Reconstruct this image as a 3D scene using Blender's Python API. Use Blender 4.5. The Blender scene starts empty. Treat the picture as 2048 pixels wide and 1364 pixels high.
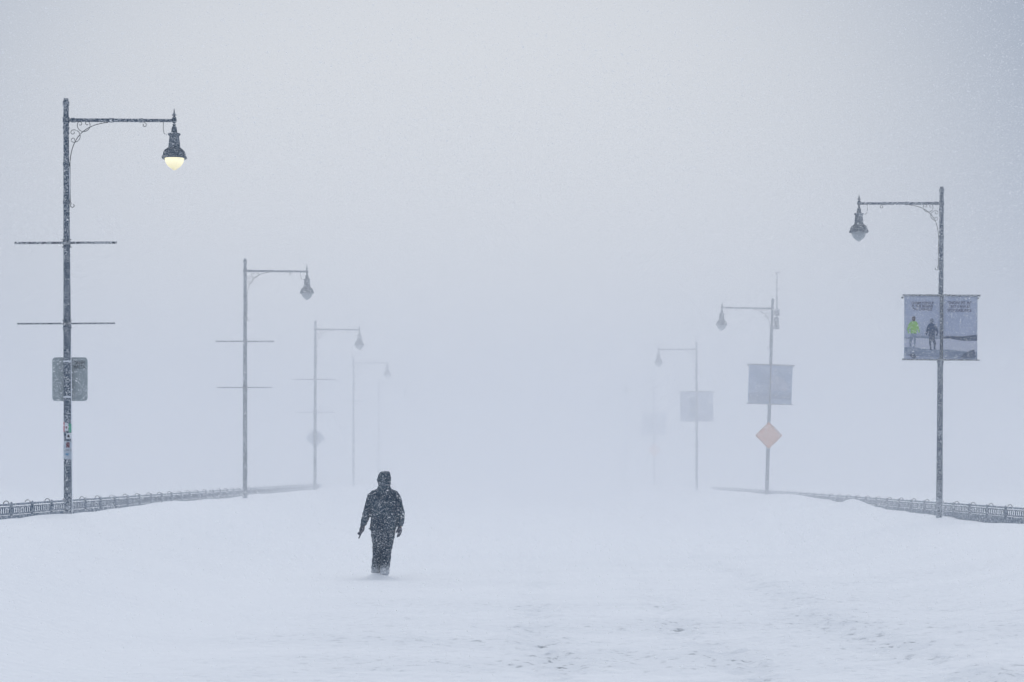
import bpy, bmesh, math, random
import numpy as np
from mathutils import Vector, Matrix, noise

random.seed(7)
R = math.radians
S = bpy.context.scene
COL = S.collection

# ------------------------------------------------------------------ camera
EYE = 1.77
cd = bpy.data.cameras.new('camera')
cam = bpy.data.objects.new('camera', cd)
COL.objects.link(cam)
cam.location = (0, 0, EYE)
cam.rotation_euler = (R(90), 0, 0)
cd.sensor_width = 36.0
cd.lens = 72.0
cd.shift_y = 0.1289
cd.clip_start = 0.3
cd.clip_end = 4000
S.camera = cam
FPX = 4096.0                      # focal length in photo pixels


# ------------------------------------------------------------------ sky, sun, exposure
SUN_EL, SUN_AZ = R(52), R(-4)
w = bpy.data.worlds.new('World')
S.world = w
w.use_nodes = True
nt = w.node_tree
bg = nt.nodes['Background']
sky = nt.nodes.new('ShaderNodeTexSky')
sky.sky_type = 'NISHITA'
sky.sun_disc = False
sky.sun_elevation = SUN_EL
sky.sun_rotation = SUN_AZ
sky.air_density = 1.0
sky.dust_density = 6.0
sky.ozone_density = 1.0
hs = nt.nodes.new('ShaderNodeHueSaturation')
hs.inputs['Saturation'].default_value = 0.42
# an even storm-cloud deck over that sky, with lens falloff painted in as a low bright spot ahead
tcw = nt.nodes.new('ShaderNodeTexCoord')
dot = nt.nodes.new('ShaderNodeVectorMath')
dot.operation = 'DOT_PRODUCT'
GLOW_EL, GLOW_AZ = R(6), R(-1.8)
dot.inputs[1].default_value = (math.sin(GLOW_AZ) * math.cos(GLOW_EL), math.cos(GLOW_AZ) * math.cos(GLOW_EL), math.sin(GLOW_EL))
nt.links.new(tcw.outputs['Generated'], dot.inputs[0])
mrw = nt.nodes.new('ShaderNodeMapRange')
mrw.interpolation_type = 'SMOOTHSTEP'
mrw.inputs['From Min'].default_value = math.cos(R(22))
mrw.inputs['From Max'].default_value = 1.0
nt.links.new(dot.outputs['Value'], mrw.inputs[0])
deck = nt.nodes.new('ShaderNodeMix')
deck.data_type = 'RGBA'
deck.inputs[6].default_value = (2.3, 3.0, 4.25, 1)
deck.inputs[7].default_value = (6.7, 7.0, 7.5, 1)
nt.links.new(mrw.outputs[0], deck.inputs[0])
mx = nt.nodes.new('ShaderNodeMix')
mx.data_type = 'RGBA'
mx.inputs[0].default_value = 0.97
sz = nt.nodes.new('ShaderNodeSeparateXYZ')
nt.links.new(tcw.outputs['Generated'], sz.inputs[0])
mz = nt.nodes.new('ShaderNodeMapRange')
mz.interpolation_type = 'SMOOTHSTEP'
mz.inputs['From Min'].default_value = 0.30
mz.inputs['From Max'].default_value = 1.0
nt.links.new(sz.outputs[2], mz.inputs[0])
zen = nt.nodes.new('ShaderNodeMix')          # an overcast sky is brightest overhead
zen.data_type = 'RGBA'
zen.inputs[7].default_value = (7.8, 8.1, 8.8, 1)
nt.links.new(mz.outputs[0], zen.inputs[0])
nt.links.new(deck.outputs[2], zen.inputs[6])
nt.links.new(sky.outputs[0], hs.inputs['Color'])
nt.links.new(hs.outputs[0], mx.inputs[6])
nt.links.new(zen.outputs[2], mx.inputs[7])
nt.links.new(mx.outputs[2], bg.inputs['Color'])
bg.inputs['Strength'].default_value = 0.10

sd = bpy.data.lights.new('sun', 'SUN')
sun = bpy.data.objects.new('sun', sd)
COL.objects.link(sun)
sd.energy = 0.85
sd.angle = R(35)
sd.color = (1.0, 0.97, 0.93)
sun.location = (0, 60, 60)
sun.rotation_euler = (-(R(90) - SUN_EL), 0, SUN_AZ)

S.view_settings.view_transform = 'Standard'
S.view_settings.look = 'None'
S.view_settings.exposure = 0.0
S.view_settings.gamma = 1.0
S.view_settings.use_curve_mapping = False
S.render.engine = 'CYCLES'
S.cycles.max_bounces = 12
S.cycles.diffuse_bounces = 3
S.cycles.glossy_bounces = 2
S.cycles.volume_bounces = 10
S.cycles.transparent_max_bounces = 32
S.cycles.use_denoising = True
S.cycles.caustics_reflective = False
S.cycles.caustics_refractive = False


# ------------------------------------------------------------------ material helpers
def new_mat(name):
    m = bpy.data.materials.new(name)
    m.use_nodes = True
    t = m.node_tree
    return m, t, t.nodes['Principled BSDF']


def N(t, kind, **kw):
    n = t.nodes.new(kind)
    for k, v in kw.items():
        if k in n.inputs:
            n.inputs[k].default_value = v
        else:
            setattr(n, k, v)
    return n


def ramp(t, src, a, b, ca=(0, 0, 0, 1), cb=(1, 1, 1, 1)):
    r = t.nodes.new('ShaderNodeValToRGB')
    r.color_ramp.elements[0].position = a
    r.color_ramp.elements[1].position = b
    r.color_ramp.elements[0].color = ca
    r.color_ramp.elements[1].color = cb
    t.links.new(src, r.inputs[0])
    return r


def mixc(t, fac, a, b):
    m = t.nodes.new('ShaderNodeMix')
    m.data_type = 'RGBA'
    for i, v in ((0, fac), (6, a), (7, b)):
        if isinstance(v, (int, float)):
            m.inputs[i].default_value = v
        elif isinstance(v, tuple):
            m.inputs[i].default_value = (*v, 1) if len(v) == 3 else v
        else:
            t.links.new(v, m.inputs[i])
    return m.outputs[2]


SNOW = (0.86, 0.89, 0.93)


def frosted(name, base, rough=0.6, cover=0.3, scale=34.0, stretch=1.0, tint2=None, amount=0.62, caked=None):
    """A dark surface with wind-driven snow stuck to it in small grains and larger patches."""
    m, t, p = new_mat(name)
    tc = N(t, 'ShaderNodeTexCoord')
    mp = N(t, 'ShaderNodeMapping')
    mp.inputs['Scale'].default_value = (1, 1, stretch)
    t.links.new(tc.outputs['Object'], mp.inputs[0])
    big = N(t, 'ShaderNodeTexNoise', Scale=3.1, Detail=3.0)
    fine = N(t, 'ShaderNodeTexNoise', Scale=scale, Detail=2.5, Roughness=0.7)
    for n in (big, fine):
        t.links.new(mp.outputs[0], n.inputs['Vector'])
    s = N(t, 'ShaderNodeMath', operation='MULTIPLY_ADD')
    t.links.new(big.outputs[0], s.inputs[0])
    s.inputs[1].default_value = 0.16
    t.links.new(fine.outputs[0], s.inputs[2])
    if caked:                                  # snow packed on towards the ground
        sp = N(t, 'ShaderNodeSeparateXYZ')
        t.links.new(tc.outputs['Object'], sp.inputs[0])
        mr = N(t, 'ShaderNodeMapRange')
        mr.inputs['From Min'].default_value = caked[0]
        mr.inputs['From Max'].default_value = caked[1]
        mr.inputs['To Min'].default_value = caked[2]
        mr.inputs['To Max'].default_value = 0.0
        t.links.new(sp.outputs[2], mr.inputs[0])
        ad = N(t, 'ShaderNodeMath', operation='ADD')
        t.links.new(s.outputs[0], ad.inputs[0])
        t.links.new(mr.outputs[0], ad.inputs[1])
        s = ad
    lo = 0.71 - 0.34 * cover
    f = ramp(t, s.outputs[0], lo, lo + 0.14)
    b = base
    if tint2:
        b = mixc(t, ramp(t, big.outputs[0], 0.4, 0.62).outputs[0], base, tint2)
    am = N(t, 'ShaderNodeMath', operation='MULTIPLY')
    t.links.new(f.outputs[0], am.inputs[0])
    am.inputs[1].default_value = amount
    c = mixc(t, am.outputs[0], b, SNOW)
    t.links.new(c, p.inputs['Base Color'])
    p.inputs['Roughness'].default_value = rough
    p.inputs['Specular IOR Level'].default_value = 0.2
    bp = N(t, 'ShaderNodeBump', Strength=0.5, Distance=0.006)
    t.links.new(f.outputs[0], bp.inputs['Height'])
    t.links.new(bp.outputs[0], p.inputs['Normal'])
    return m


def plain(name, base, rough=0.7, vary=0.15, scale=9.0):
    m, t, p = new_mat(name)
    tc = N(t, 'ShaderNodeTexCoord')
    n = N(t, 'ShaderNodeTexNoise', Scale=scale, Detail=3.0)
    t.links.new(tc.outputs['Object'], n.inputs['Vector'])
    dark = tuple(max(0, c * (1 - vary)) for c in base)
    light = tuple(min(1, c * (1 + vary)) for c in base)
    t.links.new(mixc(t, n.outputs[0], dark, light), p.inputs['Base Color'])
    p.inputs['Roughness'].default_value = rough
    p.inputs['Specular IOR Level'].default_value = 0.2
    return m


def snow_material():
    m, t, p = new_mat('snow')
    tc = N(t, 'ShaderNodeTexCoord')
    # wind-packed texture, drawn out along the wind (x)
    mp = N(t, 'ShaderNodeMapping')
    mp.inputs['Scale'].default_value = (0.55, 1.0, 1.0)
    mp.inputs['Rotation'].default_value = (0, 0, R(12))
    t.links.new(tc.outputs['Object'], mp.inputs[0])
    grain = N(t, 'ShaderNodeTexNoise', Scale=7.0, Detail=6.0, Roughness=0.62)
    patch = N(t, 'ShaderNodeTexNoise', Scale=0.42, Detail=3.0, Roughness=0.6)
    grit = N(t, 'ShaderNodeTexNoise', Scale=7.5, Detail=5.0, Roughness=0.68)
    t.links.new(tc.outputs['Object'], grit.inputs['Vector'])
    for n in (grain, patch):
        t.links.new(mp.outputs[0], n.inputs['Vector'])
    # the carriageway carries dirty churned snow, the banks are clean
    at = N(t, 'ShaderNodeAttribute', attribute_name='churned')
    pr = ramp(t, patch.outputs[0], 0.36, 0.60)
    m1 = N(t, 'ShaderNodeMath', operation='MULTIPLY')
    t.links.new(at.outputs['Fac'], m1.inputs[0])
    t.links.new(pr.outputs[0], m1.inputs[1])
    gr = ramp(t, grit.outputs[0], 0.56, 0.70)
    m2 = N(t, 'ShaderNodeMath', operation='MULTIPLY')
    t.links.new(m1.outputs[0], m2.inputs[0])
    t.links.new(gr.outputs[0], m2.inputs[1])
    base = mixc(t, m1.outputs[0], SNOW, (0.79, 0.825, 0.87))
    col = mixc(t, m2.outputs[0], base, (0.30, 0.33, 0.36))
    t.links.new(col, p.inputs['Base Color'])
    p.inputs['Roughness'].default_value = 0.85
    p.inputs['Specular IOR Level'].default_value = 0.1
    bp = N(t, 'ShaderNodeBump', Strength=0.6, Distance=0.08)
    t.links.new(grain.outputs[0], bp.inputs['Height'])
    t.links.new(bp.outputs[0], p.inputs['Normal'])
    return m


def volume_material(name, density, color=(0.95, 0.957, 0.972), g=0.3):
    m = bpy.data.materials.new(name)
    m.use_nodes = True
    t = m.node_tree
    t.nodes.remove(t.nodes['Principled BSDF'])
    v = t.nodes.new('ShaderNodeVolumePrincipled')
    v.inputs['Color'].default_value = (*color, 1)
    v.inputs['Density'].default_value = density
    v.inputs['Anisotropy'].default_value = g
    t.links.new(v.outputs[0], t.nodes['Material Output'].inputs['Volume'])
    m.cycles.homogeneous_volume = True
    return m


M = {}
M['snow'] = snow_material()
M['metal'] = frosted('painted_metal', (0.001, 0.038, 0.085), cover=0.45, scale=50, amount=0.66, caked=(0.9, 1.6, 0.10), rough=0.55)
M['scroll'] = plain('wrought_iron', (0.02, 0.035, 0.05), 0.5)
M['bracket'] = frosted('bracket_metal', (0.05, 0.07, 0.09), cover=0.55, scale=30)
M['fence'] = frosted('fence_paint', (0.075, 0.13, 0.20), cover=0.55, scale=18, amount=0.42)
M['pale_plate'] = frosted('snow_dusted_sign_back', (0.60, 0.65, 0.71), cover=0.6, scale=30, rough=0.6)
M['plate'] = frosted('bare_sign_back', (0.33, 0.38, 0.40), cover=0.30, scale=40, rough=0.5)
M['ink'] = plain('black_marker', (0.02, 0.025, 0.035), 0.6)
M['coat'] = frosted('dark_coat', (0.001, 0.026, 0.058), cover=0.36, scale=64, amount=0.5, rough=0.9, tint2=(0.002, 0.038, 0.072))
M['trousers'] = frosted('dark_trousers', (0.001, 0.026, 0.056), cover=0.36, scale=64, caked=(0.03, 0.22, 0.28), amount=0.62, rough=0.9)
M['glove'] = frosted('grey_glove', (0.045, 0.055, 0.085), cover=0.28, scale=60, rough=0.9)
M['boot'] = frosted('snow_caked_boot', (0.05, 0.065, 0.09), cover=1.1, scale=30, amount=0.9)
M['skin'] = plain('skin', (0.42, 0.27, 0.2), 0.5)
M['orange'] = frosted('orange_sign', (0.72, 0.30, 0.13), cover=0.42, scale=30)
M['sign_edge'] = plain('sign_border', (0.05, 0.04, 0.035), 0.5)
M['housing'] = frosted('lantern_metal', (0.004, 0.040, 0.078), cover=0.44, scale=60)
M['crust'] = plain('snow_crust', SNOW, 0.9, 0.04, 20)


def globe_material(name, lit):
    m, t, p = new_mat(name)
    p.inputs['Base Color'].default_value = (0.62, 0.63, 0.56, 1)
    p.inputs['Roughness'].default_value = 0.25
    if not lit:
        p.inputs['Base Color'].default_value = (0.34, 0.38, 0.41, 1)
    if lit:
        # milky glass: the lamp sits up in the neck, the bowl is brightest there
        tc = N(t, 'ShaderNodeTexCoord')
        sx = N(t, 'ShaderNodeSeparateXYZ')
        t.links.new(tc.outputs['Object'], sx.inputs[0])
        mr = N(t, 'ShaderNodeMapRange')
        mr.inputs['From Min'].default_value = 7.38
        mr.inputs['From Max'].default_value = 7.60
        t.links.new(sx.outputs[2], mr.inputs[0])
        c = ramp(t, mr.outputs[0], 0.0, 0.9, (0.50, 0.40, 0.13, 1), (0.95, 0.86, 0.52, 1))
        t.links.new(c.outputs[0], p.inputs['Emission Color'])
        p.inputs['Emission Strength'].default_value = 0.95
    return m


M['globe_lit'] = globe_material('lit_milk_glass', True)
M['globe'] = globe_material('unlit_milk_glass', False)


# ------------------------------------------------------------------ object helpers
def link(name, bm, mat, parent=None, smooth=False):
    me = bpy.data.meshes.new(name)
    bmesh.ops.recalc_face_normals(bm, faces=bm.faces)
    bm.to_mesh(me)
    bm.free()
    if smooth:
        for p in me.polygons:
            p.use_smooth = True
    me.materials.append(mat)
    o = bpy.data.objects.new(name, me)
    COL.objects.link(o)
    if parent:
        o.parent = parent
    return o


def tag(o, label=None, cat=None, group=None, kind=None):
    for k, v in (('label', label), ('category', cat), ('group', group), ('kind', kind)):
        if v:
            o[k] = v
    return o


def empty(name, loc, rot=(0, 0, 0)):
    o = bpy.data.objects.new(name, None)
    COL.objects.link(o)
    o.location = loc
    o.rotation_euler = rot
    o.empty_display_size = 0.2
    return o


def copy_tree(o, parent=None):
    c = o.copy()
    COL.objects.link(c)
    if parent:
        c.parent = parent
    for ch in o.children:
        copy_tree(ch, c)
    return c


def box(bm, x0, x1, y0, y1, z0, z1):
    v = [bm.verts.new((x, y, z)) for z in (z0, z1) for y in (y0, y1) for x in (x0, x1)]
    for f in ((0, 1, 3, 2), (4, 6, 7, 5), (0, 4, 5, 1), (2, 3, 7, 6), (0, 2, 6, 4), (1, 5, 7, 3)):
        bm.faces.new([v[i] for i in f])


def lathe(bm, prof, cx=0.0, cy=0.0, seg=20):
    """prof: list of (radius, z)."""
    rings = []
    for r, z in prof:
        r = max(r, 0.0008)
        rings.append([bm.verts.new((cx + r * math.cos(2 * math.pi * k / seg), cy + r * math.sin(2 * math.pi * k / seg), z)) for k in range(seg)])
    for a, b in zip(rings, rings[1:]):
        for k in range(seg):
            bm.faces.new((a[k], a[(k + 1) % seg], b[(k + 1) % seg], b[k]))
    bm.faces.new(rings[0])
    bm.faces.new(rings[-1])


def tube(bm, pts, rad, seg=8, flat=1.0):
    """Round bar along a polyline; rad is a number or a list."""
    pts = [Vector(p) for p in pts]
    n = len(pts)
    rs = rad if isinstance(rad, (list, tuple)) else [rad] * n
    rings = []
    up = None
    for i, p in enumerate(pts):
        d = (pts[min(i + 1, n - 1)] - pts[max(i - 1, 0)]).normalized()
        if up is None:
            up = Vector((0, 0, 1)) if abs(d.z) < 0.9 else Vector((0, 1, 0))
        u = d.cross(up).normalized()
        v = u.cross(d).normalized()
        up = v
        rings.append([bm.verts.new(p + (u * math.cos(a) * flat + v * math.sin(a)) * rs[i]) for a in (2 * math.pi * k / seg for k in range(seg))])
    for a, b in zip(rings, rings[1:]):
        for k in range(seg):
            bm.faces.new((a[k], a[(k + 1) % seg], b[(k + 1) % seg], b[k]))
    bm.faces.new(rings[0])
    bm.faces.new(rings[-1])


def poly_slab(bm, pts, y0, y1):
    """A flat outline in x,z with thickness y0..y1."""
    a = [bm.verts.new((x, y0, z)) for x, z in pts]
    b = [bm.verts.new((x, y1, z)) for x, z in pts]
    bm.faces.new(a)
    bm.faces.new(b)
    n = len(pts)
    for i in range(n):
        bm.faces.new((a[i], a[(i + 1) % n], b[(i + 1) % n], b[i]))


def rounded(x0, x1, z0, z1, r, seg=5):
    out = []
    for cx, cz, a0 in ((x1 - r, z1 - r, 0), (x0 + r, z1 - r, 90), (x0 + r, z0 + r, 180), (x1 - r, z0 + r, 270)):
        for k in range(seg + 1):
            a = R(a0 + 90 * k / seg)
            out.append((cx + r * math.cos(a), cz + r * math.sin(a)))
    return out


def lettering(name, lines, mat, parent, cx, top, y, size, gap, width=None, slant=0.0):
    """Lines of text as thin raised letters facing the camera (-y)."""
    bm = bmesh.new()
    for i, s in enumerate(lines):
        cu = bpy.data.curves.new('text', 'FONT')
        cu.body = s
        cu.size = size
        cu.align_x = 'CENTER'
        cu.extrude = 0.001
        cu.offset = 0.001
        cu.shear = slant
        ob = bpy.data.objects.new('text', cu)
        COL.objects.link(ob)
        dg = bpy.context.evaluated_depsgraph_get()
        me = bpy.data.meshes.new_from_object(ob.evaluated_get(dg))
        bpy.data.objects.remove(ob)
        wd = max(v.co.x for v in me.vertices) - min(v.co.x for v in me.vertices)
        k = (width[i] if isinstance(width, list) else width) / wd if width else 1.0
        me.transform(Matrix.Translation((cx, y, top - gap * i - size * 0.7)) @ Matrix.Rotation(R(90), 4, 'X') @ Matrix.Diagonal((k, 1, 1, 1)))
        bm.from_mesh(me)
        bpy.data.meshes.remove(me)
    me = bpy.data.meshes.new(name)
    bm.to_mesh(me)
    bm.free()
    me.materials.append(mat)
    o = bpy.data.objects.new(name, me)
    COL.objects.link(o)
    o.parent = parent
    return o


# ------------------------------------------------------------------ the snow-covered bridge deck
def left_line(y):                  # x of the left row of lamps
    return -8.23 - 0.0138 * (y - 37.9)


RIGHT_X = 10.25


def sstep(a, b, x):
    t = np.clip((x - a) / (b - a), 0, 1)
    return t * t * (3 - 2 * t)


def wave(x, y, seed, n, lmin, lmax):
    rng = np.random.RandomState(seed)
    out = np.zeros_like(x)
    for _ in range(n):
        lam = math.exp(rng.uniform(math.log(lmin), math.log(lmax)))
        a = rng.uniform(0, 2 * math.pi)
        k = 2 * math.pi / lam
        out += lam / lmax * np.sin(k * (x * math.cos(a) + y * math.sin(a)) + rng.uniform(0, 6.28))
    return out / math.sqrt(n)


def ground_z(x, y):
    x = np.asarray(x, float)
    y = np.asarray(y, float)
    ll = -8.23 - 0.0138 * (y - 37.9)
    # left bank: rises from the carriageway to a crest along the lamps, then dips to the railing
    left = 0.97 * sstep(ll + 4.6, ll + 0.1, x) - 0.17 * sstep(ll - 0.3, ll - 1.6, x)
    crest_r = 0.66 + 0.20 * sstep(52, 80, y) + 0.03 * np.sin(y * 0.35)
    right = crest_r * sstep(RIGHT_X - 5.2, RIGHT_X - 0.2, x) - 0.10 * sstep(RIGHT_X + 0.2, RIGHT_X + 1.5, x)
    z = left + right
    # a heaped drift in front of the right railing and smaller ones along the bank
    for cx, cy, h, sx, sy in ((9.9, 59.5, 0.30, 0.55, 1.6), (9.2, 66.5, 0.16, 0.9, 2.2), (10.0, 76.0, 0.10, 0.8, 2.5),
                              (10.4, 49.2, 0.09, 0.35, 0.6), (-8.6, 52, 0.07, 1.0, 3.5), (-8.2, 37.4, 0.05, 0.5, 0.8)):
        z = z + h * np.exp(-((x - cx) / sx) ** 2 - ((y - cy) / sy) ** 2)
    # broad wind drifts
    z = z + 0.035 * wave(x * 0.6, y, 3, 9, 1.5, 7.0)
    # the ploughed edge of the lane and two filled-in wheel ruts beside it
    wob = 0.12 * np.sin(y * 0.31) + 0.07 * np.sin(y * 0.83 + 1)
    z = z + 0.07 * sstep(3.6, 4.1, x + wob) * sstep(48, 34, y)
    for rx in (0.35, 2.05):
        z = z - 0.035 * np.exp(-((x + wob - rx) / 0.2) ** 2) * sstep(60, 30, y)
    # churned snow of the carriageway
    ch = churn(x, y)
    z = z + ch * (0.020 * wave(x, y, 11, 16, 0.16, 0.8) + 0.018 * np.abs(wave(x, y, 5, 14, 0.14, 0.45)))
    # the drift the walker's boots are sunk in
    z = z + 0.07 * np.exp(-((x + 2.31) / 0.12) ** 2 - ((y - 34.56) / 0.22) ** 2) + 0.03 * np.exp(-((x + 2.13) / 0.12) ** 2 - ((y - 34.40) / 0.2) ** 2)
    z = z + 0.045 * wave(x * 0.5, y, 21, 9, 0.9, 4.0) * (sstep(8.5, 10.5, x) + sstep(-7.5, -9.0, x))
    return z


def churn(x, y):
    c = sstep(-4.5, -1.0, x) * sstep(9.5, 5.5, x) * sstep(52, 27, y) * (0.40 + 0.35 * sstep(30, 18, y))
    wob = 0.12 * np.sin(y * 0.31) + 0.07 * np.sin(y * 0.83 + 1)
    for rx, ww in ((3.85, 0.35), (0.35, 0.25), (2.05, 0.25)):
        c = c * (1 + 1.1 * np.exp(-((x + wob - rx) / ww) ** 2))
    return c


def make_ground():
    xs = np.concatenate([-np.geomspace(900, 16, 22), np.arange(-15.5, -5.0, 0.16), np.arange(-5.0, 10.0, 0.05), np.arange(10.0, 15.6, 0.16), np.geomspace(16, 900, 22)])
    ys = np.concatenate([-np.geomspace(300, 2, 12), np.arange(0, 13, 0.5), np.arange(13, 36, 0.05), np.arange(36, 160, 0.4), np.geomspace(161, 1500, 30)])
    X, Y = np.meshgrid(xs, ys)
    Z = ground_z(X, Y)
    nx, ny = len(xs), len(ys)
    me = bpy.data.meshes.new('snow_ground')
    me.vertices.add(nx * ny)
    me.vertices.foreach_set('co', np.stack([X, Y, Z], -1).astype(np.float32).ravel())
    i = (np.arange(ny - 1)[:, None] * nx + np.arange(nx - 1)[None, :]).ravel()
    q = np.stack([i, i + 1, i + nx + 1, i + nx], -1).astype(np.int32)
    me.loops.add(q.size)
    me.loops.foreach_set('vertex_index', q.ravel())
    me.polygons.add(len(q))
    me.polygons.foreach_set('loop_start', np.arange(0, q.size, 4, dtype=np.int32))
    me.update(calc_edges=True)
    me.validate()
    me.polygons.foreach_set('use_smooth', np.ones(len(q), bool))
    at = me.attributes.new('churned', 'FLOAT', 'POINT')
    at.data.foreach_set('value', churn(X, Y).astype(np.float32).ravel())
    me.materials.append(M['snow'])
    o = bpy.data.objects.new('snow_ground', me)
    COL.objects.link(o)
    tag(o, 'snow covered bridge roadway with banked drifts', 'snow', kind='structure')
    return o


make_ground()


def gz(x, y):
    return float(ground_z(np.array([x]), np.array([y]))[0])


# ------------------------------------------------------------------ railings
def make_fence(line, y0, y1, step, top, label, ballast):
    root = empty('railing_fence', (line(y0), y0, 0))
    tag(root, label, 'fence', 'railings of the bridge')
    L = lambda y: Vector((line(y) - line(y0), y - y0, 0))
    bm = bmesh.new()
    tube(bm, [L(y0) + Vector((0, 0, top)), L(y1) + Vector((0, 0, top))], 0.022)
    link('handrail', bm, M['fence'], root)
    for zz, rr in ((top - 0.055, 0.014), (top - 0.185, 0.018)):
        bm = bmesh.new()
        tube(bm, [L(y0) + Vector((0, 0, zz)), L(y1) + Vector((0, 0, zz))], rr)
        link('rail', bm, M['fence'], root)
    bm = bmesh.new()
    a, b = L(y0), L(y1)
    n = Vector((0.02, 0, 0))
    v = [bm.verts.new(p + d + Vector((0, 0, z))) for z in (0.0, top - 0.215) for d in (-n, n) for p in (a, b)]
    for f in ((0, 1, 3, 2), (4, 6, 7, 5), (0, 4, 5, 1), (2, 3, 7, 6), (0, 2, 6, 4), (1, 5, 7, 3)):
        bm.faces.new([v[i] for i in f])
    link('kick_plate', bm, M['fence'], root)
    k = 0
    y = y0
    proto = {}
    while y < y1:
        p = L(y)
        if k == 0:
            bm = bmesh.new()
            box(bm, -0.024, 0.024, -0.03, 0.03, 0, top + 0.025)
            lathe(bm, [(0.02, top + 0.025), (0.022, top + 0.035), (0.006, top + 0.05)], seg=8)
            po = link('post', bm, M['fence'], root)
            bm = bmesh.new()
            tube(bm, [(0.055 * math.cos(R(a)), 0, top + 0.012 + 0.062 * math.sin(R(a))) for a in range(0, 181, 15)], 0.0075, seg=6)
            ho = link('hoop', bm, M['scroll'], po)
            ho.location = (0.0, -0.42, 0)
            bm = bmesh.new()
            nb = 10
            d = L(y0 + step) - L(y0)
            zb0, zb1, zt = top - 0.200, top - 0.188, top - 0.055
            st = [0.04 / step]                       # stations along the bay: bar, baluster, bar ...
            for j in range(1, nb):
                st += [j / nb - 0.013 / step, j / nb + 0.013 / step]
            st.append(1 - 0.04 / step)
            sec = []
            for f in st:
                q = d * f
                sec.append([bm.verts.new((q.x + u, q.y, z)) for u, z in ((-0.012, zb0), (0.012, zb0), (0.012, zb1), (-0.012, zb1))])
            for j, (A, B_) in enumerate(zip(sec, sec[1:])):
                for k2 in range(4):
                    if k2 == 2 and j % 2 == 1:
                        T = [bm.verts.new((v.co.x, v.co.y, zt)) for v in (A[2], B_[2], B_[3], A[3])]
                        q4 = [A[2], B_[2], B_[3], A[3]]
                        for m_ in range(4):
                            bm.faces.new((q4[m_], q4[(m_ + 1) % 4], T[(m_ + 1) % 4], T[m_]))
                        bm.faces.new(T)
                    else:
                        bm.faces.new((A[k2], A[(k2 + 1) % 4], B_[(k2 + 1) % 4], B_[k2]))
            bm.faces.new(sec[0])
            bm.faces.new(sec[-1])
            pa = link('baluster_panel', bm, M['fence'], root)
        else:
            po2 = copy_tree(po, root)
            po2.location = p
            pa2 = pa.copy()
            COL.objects.link(pa2)
            pa2.parent = root
            pa2.location = p
        y += step
        k += 1
    return root


make_fence(lambda y: left_line(y) - 1.68, 33.1, 118, 1.9, 1.145, 'dark railing with hoops on top behind the snow bank at left', 0)
make_fence(lambda y: 11.72 - 0.002 * (y - 46), 41.0, 118, 1.9, 0.952, 'dark railing fence above the snow on the right beside the banner pole', 0)


# ------------------------------------------------------------------ street lamps
ARM_Z, TOP_Z = 8.30, 8.70


def spiral(cx, cz, r0, r1, a0, a1, n=22):
    out = []
    for k in range(n + 1):
        t = k / n
        a = R(a0 + (a1 - a0) * t)
        r = r0 + (r1 - r0) * t
        out.append((cx + r * math.cos(a), cz + r * math.sin(a)))
    return out


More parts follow.
